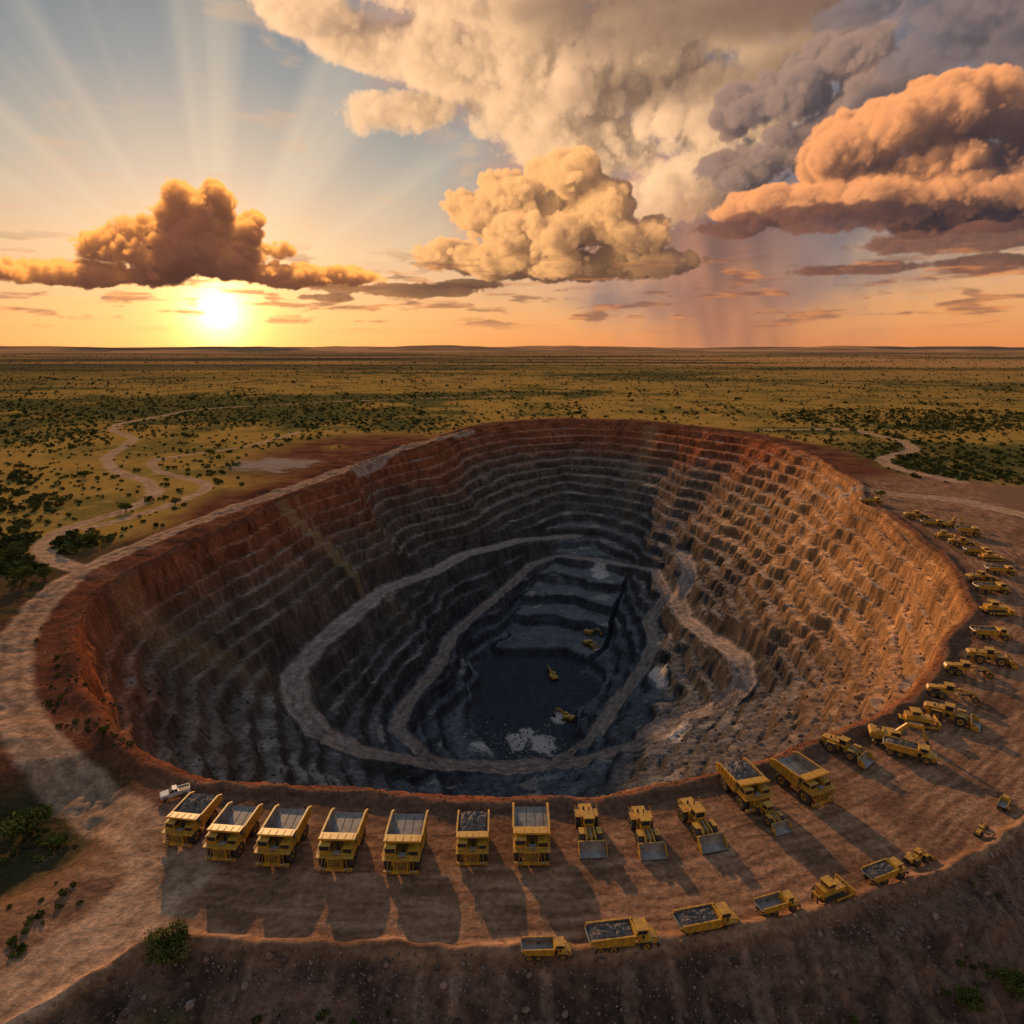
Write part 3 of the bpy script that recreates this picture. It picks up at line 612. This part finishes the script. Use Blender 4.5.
def bmat(c,cell):
    c=(c-c.min())/cell; n=int(c.max())+5; i=np.floor(c).astype(int); f=c-i
    M=np.zeros((len(c),n),np.float32); r=np.arange(len(c))
    M[r,i]=(1-f)**3/6; M[r,i+1]=(3*f**3-6*f**2+4)/6; M[r,i+2]=(-3*f**3+3*f**2+3*f+1)/6; M[r,i+3]=f**3/6
    return M
def vnoise(e,a,d,cell,r):
    Me,Ma,Md=bmat(e,cell),bmat(a,cell),bmat(d,cell)
    L_=r.standard_normal((Me.shape[1],Ma.shape[1],Md.shape[1])).astype(np.float32)
    x=np.tensordot(Md,L_,(1,2)); x=np.tensordot(x,Me,(1,1)); x=np.tensordot(x,Ma,(1,1))
    return x*2.4
def sh2(G,k0,k1):
    for ax,kv in ((0,k0),(1,k1)):
        i=int(math.floor(kv)); f=kv-i
        G=(1-f)*np.roll(G,-i,ax)+f*np.roll(G,-i-1,ax)
    return G
def vcloud(bbox,puffs,seed,cell,amp,lit,ambt,ambb,L,K=36,sig=7,sl=1.6,base=None,gain=2.5,alpha=1.,octs=6,per=.62,depth=1.,ms=.3,pad=1.5,sub=9,erode=.0,core=.92):
    r=np.random.default_rng(seed); w=win(*bbox,pad); a=av[w[1]]; e=ev[w[0]]; A2,E2=AA[w],EE[w]
    pf=[]
    for px,py,rx,ry in puffs:
        a0,e0=sk(px,py); a1,_=sk(px+rx,py); _,e1=sk(px,py-ry); ra,re=a1-a0,e1-e0; rd=depth*math.sqrt(ra*re)
        pf.append((a0,e0,r.uniform(-.3,.3)*rd,ra*core,re*core,rd))
        for i in range(sub):
            th=r.uniform(-.35,math.pi+.35); ph=r.uniform(-1.2,.9); s=r.uniform(.22,.46); m_=min(ra,re)*1.1
            pf.append((a0+ra*.82*math.cos(th)*math.cos(ph),e0+re*.82*math.sin(th)*math.cos(ph),rd*.8*math.sin(ph),m_*s*r.uniform(1,1.4),m_*s,m_*s*depth*1.1))
    Dr=max(abs(p[2])+p[5] for p in pf)*1.1; d=np.linspace(-Dr,Dr,K).astype(np.float32); dd=float(d[1]-d[0])
    D=np.full((K,len(e),len(a)),-3,np.float32)
    for a0,e0,d0,ra,re,rd in pf:
        i0,i1=np.searchsorted(a,[a0-1.9*ra,a0+1.9*ra]); j0,j1=np.searchsorted(e,[e0-1.9*re,e0+1.9*re]); k0,k1=np.searchsorted(d,[d0-1.9*rd,d0+1.9*rd])
        if i1<=i0 or j1<=j0 or k1<=k0: continue
        h=(1-((a[None,i0:i1]-a0)/ra)**2-((e[j0:j1,None]-e0)/re)**2).astype(np.float32)
        S_=D[k0:k1,j0:j1,i0:i1]; np.maximum(S_,h[None]-(((d[k0:k1]-d0)/rd)**2)[:,None,None],out=S_)
    N_=0; am=1; c=cell
    for o in range(octs):
        n_=vnoise(e,a,d,c,r); N_=N_+am*((np.abs(n_)-.75) if o>0 else n_*.7); am*=per; c*=.5
        if c<DA*1.5: break
    D=D+amp*N_-erode
    if base is not None:
        _,be=sk(*base); D=D-(3.0*ss(be+.4,be-.25,E2+.35*fbm(A2/1.5,E2/.5,seed+8,4))).astype(np.float32)[None]
    rho=np.clip(D*gain,0,1); del D,N_
    la,le,ld=np.array(L)/np.linalg.norm(L); T=np.zeros_like(rho)
    if abs(la)>=abs(ld) and abs(la)>=abs(le):
        st=DA/abs(la); rg=range(1,len(a)) if la<0 else range(len(a)-2,-1,-1); stp=-1 if la<0 else 1
        for i in rg: T[:,:,i]=sh2(T[:,:,i+stp]+rho[:,:,i+stp]*st, ld*st/dd, le*st/DA)
    elif abs(le)>=abs(ld):
        st=DA/abs(le)
        for j in range(len(e)-2,-1,-1): T[:,j,:]=sh2(T[:,j+1,:]+rho[:,j+1,:]*st, ld*st/dd, la*st/DA)
    else:
        st=dd/abs(ld); rg=range(K-2,-1,-1) if ld>0 else range(1,K); stp=1 if ld>0 else -1
        for i in rg: T[i]=sh2(T[i+stp]+rho[i+stp]*st, le*st/DA, la*st/DA)
    F1=(1-ms)*np.exp(-sl*T)+ms*np.exp(-.2*sl*T)
    TU=np.cumsum(rho[:,::-1,:],axis=1)[:,::-1,:]*DA; F2=np.exp(-.5*TU)
    tr_=np.ones(rho.shape[1:],np.float32); c1=np.zeros_like(tr_); c2=np.zeros_like(tr_)
    for k_ in range(K):
        ak=1-np.exp(-rho[k_]*sig*dd); wk=tr_*ak; c1+=wk*F1[k_]; c2+=wk*F2[k_]; tr_*=1-ak
    al=1-tr_; c1/=np.maximum(al,1e-4); c2/=np.maximum(al,1e-4)
    colr=lit*c1[...,None]+ambt*c2[...,None]+ambb*(1-c2)[...,None]
    over(w,colr,al*alpha)
PC=lin
w=win(0,0,520,330,2); a=AA[w]-sunA; e=EE[w]-sunE
an=np.degrees(np.arctan2(a,e)); dd_=np.hypot(a,e)
ray=.6*perlin(an/11,an*0+.3,200)+.3*perlin(an/5,an*0+1.3,201)+.1*perlin(an/2,an*0+2.3,202)
ray=ss(-.25,.6,ray)*ss(4,9,dd_)*ss(36,12,dd_)*ss(88,62,np.abs(an))*ss(-1,3,e)
over(w,PC(250,224,188)+0*a[...,None],ray*.34)
w=win(0,0,1024,330,4); a=AA[w];e=EE[w]
s1=fbm(a/7+.4*fbm(a/4,e/4,300,3),e/1.6,301,6)
over(w,PC(235,190,150)+0*a[...,None],ss(.12,.5,s1)*.35*ss(2,6,e))
ve=blobs(w,[(720,170,330,210),(900,60,260,200),(560,20,230,120)],3)
over(w,mixc(np.zeros(a.shape+(3,))+PC(206,154,128),PC(122,114,120),ss(-.35,.35,fbm(a/6,e/5,310,5)+.025*(a-8))),ss(-.3,.8,ve+.6*fbm(a/5,e/4,311,5))*.88)
SL=(-.85,-.05,-.4)
vcloud((230,-30,860,260),[(310,12,75,24),(420,45,110,36),(400,112,72,24),(500,70,100,46),(560,100,100,50),(620,50,140,70),(610,140,100,40),(710,110,105,74),(690,185,80,44),(480,0,160,40),(740,20,110,50),(780,80,80,60)],400,2.8,.6,PC(255,204,148)*1.1,PC(142,112,106)*.55,PC(98,80,80)*.55,SL,K=34,sig=1.9,sl=.6,gain=1.2,per=.68,depth=.8,sub=8,ms=.35)
w=win(600,180,900,352,1.5); a=AA[w];e=EE[w]; a0,_=sk(726,340); st=fbm(a/4.5+.03*e,e/22,500,3)
rs=np.exp(-np.abs((a-a0+.12*(e-2))/6.2)**2.2)*ss(13,8,e)
over(w,mixc(np.zeros(a.shape+(3,))+PC(210,138,98),PC(126,90,82),ss(-.5,.5,st+.035*(a-a0)+.03*(e-3))),rs*(.76+.2*st).clip(0,1))
vcloud((430,110,700,310),[(565,178,36,34),(510,193,36,27),(458,203,20,15),(480,215,30,20),(602,205,36,28),(540,230,74,34),(615,240,52,30),(500,258,92,20),(590,264,105,19),(655,262,50,14)],600,1.5,.5,PC(255,184,108)*1.1,PC(140,104,92)*.52,PC(96,72,70)*.52,(-.8,.3,-.35),K=48,sig=7,sl=1.7,base=(540,288),gain=2,sub=12)
vcloud((690,10,960,250),[(745,112,34,30),(790,92,42,36),(850,50,46,34),(885,95,60,46),(800,150,70,34),(740,170,40,26)],700,1.8,.6,PC(205,155,120)*.6,PC(94,96,106)*.62,PC(68,68,78)*.62,(-.75,.3,-.5),K=40,sig=5,sl=1.5,gain=1.8,sub=12)
vcloud((780,-40,1080,130),[(860,12,60,24),(960,10,80,28),(1030,40,60,40),(1000,-10,70,30),(940,50,60,30)],780,2.0,.6,PC(180,145,125)*.45,PC(108,108,118)*.62,PC(78,78,88)*.62,SL,K=28,sig=2.5,sl=.9,gain=1.6,alpha=.92)
vcloud((700,60,1060,270),[(780,205,70,20),(850,150,56,38),(925,118,76,38),(1010,110,86,44),(900,195,120,30),(960,160,90,34),(1000,185,90,38),(960,222,90,18),(740,212,36,10)],740,1.9,.5,PC(255,164,92)*1.05,PC(98,84,88)*.55,PC(64,60,72)*.55,(-.75,.45,-.2),K=48,sig=5.5,sl=1.9,base=(900,243),gain=1.9,sub=11,ms=.22)
vcloud((690,205,1080,300),[(830,218,120,17),(960,238,130,14),(1000,262,90,10),(860,268,90,7),(740,228,60,10)],790,1.2,.55,PC(220,135,88)*.28,PC(98,78,80)*.58,PC(74,62,68)*.58,SL,K=22,sig=4,sl=1.2,gain=1.5,alpha=.9,sub=5)
w=win(-60,225,1084,330,2); a=AA[w];e=EE[w]
s1=fbm(a/5+.5*fbm(a/3,e/1.2,800,3),e/.75,801,6)
c=mixc(np.zeros(a.shape+(3,))+PC(134,90,76),PC(225,142,84),ss(-.2,.4,fbm(a/3,e/.4,802,4)))
over(w,c,ss(.04,.32,s1)*.72*ss(1.0,2.6,e)*ss(8.5,5,e))
vcloud((-60,155,420,310),[(190,214,38,30),(215,200,20,18),(150,238,34,26),(242,232,28,24),(185,252,100,26),(70,272,120,15),(290,274,95,13),(10,268,70,14),(96,242,12,9),(120,250,30,16),(275,250,20,12)],900,1.3,.48,PC(255,160,66)*1.5,PC(150,96,74)*.64,PC(98,64,56)*.64,(.15,.7,.72),K=44,sig=7,sl=3.2,base=(200,296),gain=2.2,ms=.12,sub=12)
vcloud((280,270,520,320),[(400,289,95,7),(330,297,40,5),(470,284,40,6)],930,1.1,.5,PC(250,170,100)*.4,PC(120,84,70)*.6,PC(100,72,66)*.6,SL,K=20,sig=6,gain=1.7,alpha=.9,sub=3)
rgb=RGB/np.maximum(AL,1e-4)[...,None]
ar,er=np.radians(AA),np.radians(EE); RD_=70000.0
P=np.stack([RD_*np.cos(er)*np.sin(ar),RD_*np.cos(er)*np.cos(ar),RD_*np.sin(er)],-1).reshape(-1,3)
me=grid_mesh('sky',P,len(av),len(ev)); add_col(me,'cloud_light',rgb.reshape(-1,3)); add_f(me,'cloud_cover',AL)
m=bpy.data.materials.new('cloud_vapour'); m.use_nodes=True; nt=m.node_tree; nt.nodes.clear()
o_=nt.nodes.new('ShaderNodeOutputMaterial'); tr=nt.nodes.new('ShaderNodeBsdfTransparent'); em_=nt.nodes.new('ShaderNodeEmission'); mxs=nt.nodes.new('ShaderNodeMixShader')
a1=nt.nodes.new('ShaderNodeAttribute'); a1.attribute_name='cloud_light'; a2=nt.nodes.new('ShaderNodeAttribute'); a2.attribute_name='cloud_cover'
nt.links.new(a1.outputs['Color'],em_.inputs['Color']); nt.links.new(a2.outputs['Fac'],mxs.inputs['Fac']); nt.links.new(tr.outputs[0],mxs.inputs[1]); nt.links.new(em_.outputs[0],mxs.inputs[2]); nt.links.new(mxs.outputs[0],o_.inputs['Surface'])
m.cycles.emission_sampling='NONE'
me.materials.append(m); obj('sky',me)
T2=time.time()
# ---------------------------------------------------------------- world
W=bpy.data.worlds.new('World'); scene.world=W; W.use_nodes=True; nt=W.node_tree; nt.nodes.clear()
out=nt.nodes.new('ShaderNodeOutputWorld'); bg=nt.nodes.new('ShaderNodeBackground'); sky=nt.nodes.new('ShaderNodeTexSky'); sky.sky_type='NISHITA'; sky.sun_disc=False
SUN_EL=15.0
sky.sun_elevation=math.radians(SUN_EL); sky.sun_rotation=math.radians(sunA); sky.dust_density=.6; sky.air_density=1.2
def vmul(c,s):
    n=nt.nodes.new('ShaderNodeVectorMath'); n.operation='SCALE'
    if hasattr(c,'is_output'): nt.links.new(c,n.inputs[0])
    else: n.inputs[0].default_value=c
    if hasattr(s,'is_output'): nt.links.new(s,n.inputs['Scale'])
    else: n.inputs['Scale'].default_value=s
    return n.outputs[0]
def vadd(a,b):
    n=nt.nodes.new('ShaderNodeVectorMath'); n.operation='ADD'; nt.links.new(a,n.inputs[0]); nt.links.new(b,n.inputs[1]); return n.outputs[0]
acc=vmul(sky.outputs[0],.12)
tc=nt.nodes.new('ShaderNodeTexCoord'); sep=nt.nodes.new('ShaderNodeSeparateXYZ'); nt.links.new(tc.outputs['Generated'],sep.inputs[0])
mr=nt.nodes.new('ShaderNodeMapRange'); mr.inputs['From Min'].default_value=0; mr.inputs['From Max'].default_value=.5; nt.links.new(sep.outputs['Z'],mr.inputs['Value'])
ra=nt.nodes.new('ShaderNodeValToRGB'); nt.links.new(mr.outputs[0],ra.inputs['Fac'])
st=[(0,(238,140,80)),(.10,(240,162,98)),(.24,(224,178,134)),(.42,(170,160,146)),(.62,(114,126,134)),(.85,(84,103,118)),(1,(128,142,160))]  # last stop, above the view, brightened to add ambient fill in pit and shadows
e=ra.color_ramp.elements
e[0].position=0; e[0].color=(*lin(*st[0][1]),1); e[1].position=1; e[1].color=(*lin(*st[-1][1]),1)
for p,c in st[1:-1]:
    k_=e.new(p); k_.color=(*lin(*c),1)
acc=vadd(acc,vmul(ra.outputs[0],8.5))
sd=Vector((math.sin(math.radians(sunA))*math.cos(math.radians(sunE)),math.cos(math.radians(sunA))*math.cos(math.radians(sunE)),math.sin(math.radians(sunE))))
dp=nt.nodes.new('ShaderNodeVectorMath'); dp.operation='DOT_PRODUCT'; nrm=nt.nodes.new('ShaderNodeVectorMath'); nrm.operation='NORMALIZE'
nt.links.new(tc.outputs['Generated'],nrm.inputs[0]); nt.links.new(nrm.outputs[0],dp.inputs[0]); dp.inputs[1].default_value=sd
cl_=nt.nodes.new('ShaderNodeMath'); cl_.operation='MAXIMUM'; cl_.inputs[1].default_value=0; nt.links.new(dp.outputs['Value'],cl_.inputs[0])
for pw,c,s in ((50,(1,.36,.08),3.0),(400,(1,.42,.08),11.0),(1800,(1,.62,.22),40.0),(20000,(1,.9,.7),300.0)):
    p_=nt.nodes.new('ShaderNodeMath'); p_.operation='POWER'; nt.links.new(cl_.outputs[0],p_.inputs[0]); p_.inputs[1].default_value=pw
    m_=nt.nodes.new('ShaderNodeMath'); m_.operation='MULTIPLY'; nt.links.new(p_.outputs[0],m_.inputs[0]); m_.inputs[1].default_value=s
    acc=vadd(acc,vmul(c,m_.outputs[0]))
nt.links.new(acc,bg.inputs['Color']); bg.inputs['Strength'].default_value=.1
nt.links.new(bg.outputs[0],out.inputs['Surface'])
# sun
L=bpy.data.lights.new('sun','SUN'); L.energy=5; L.angle=math.radians(.6); L.color=(1,.58,.26)
so=bpy.data.objects.new('sun',L); scene.collection.objects.link(so)
azr=math.radians(sunA); elr=math.radians(SUN_EL)
d=Vector((math.sin(azr)*math.cos(elr),math.cos(azr)*math.cos(elr),math.sin(elr))); so.rotation_euler=(-d).to_track_quat('-Z','Y').to_euler(); so.location=d*500
cam=bpy.data.cameras.new('camera'); cam.lens=24; cam.sensor_width=36; cam.clip_start=1; cam.clip_end=200000
co=bpy.data.objects.new('camera',cam); scene.collection.objects.link(co); co.location=(0,0,CAMH); co.rotation_euler=(math.radians(90)-PIT,0,0); scene.camera=co
scene.view_settings.view_transform='Standard'; scene.view_settings.look='None'; scene.view_settings.exposure=0
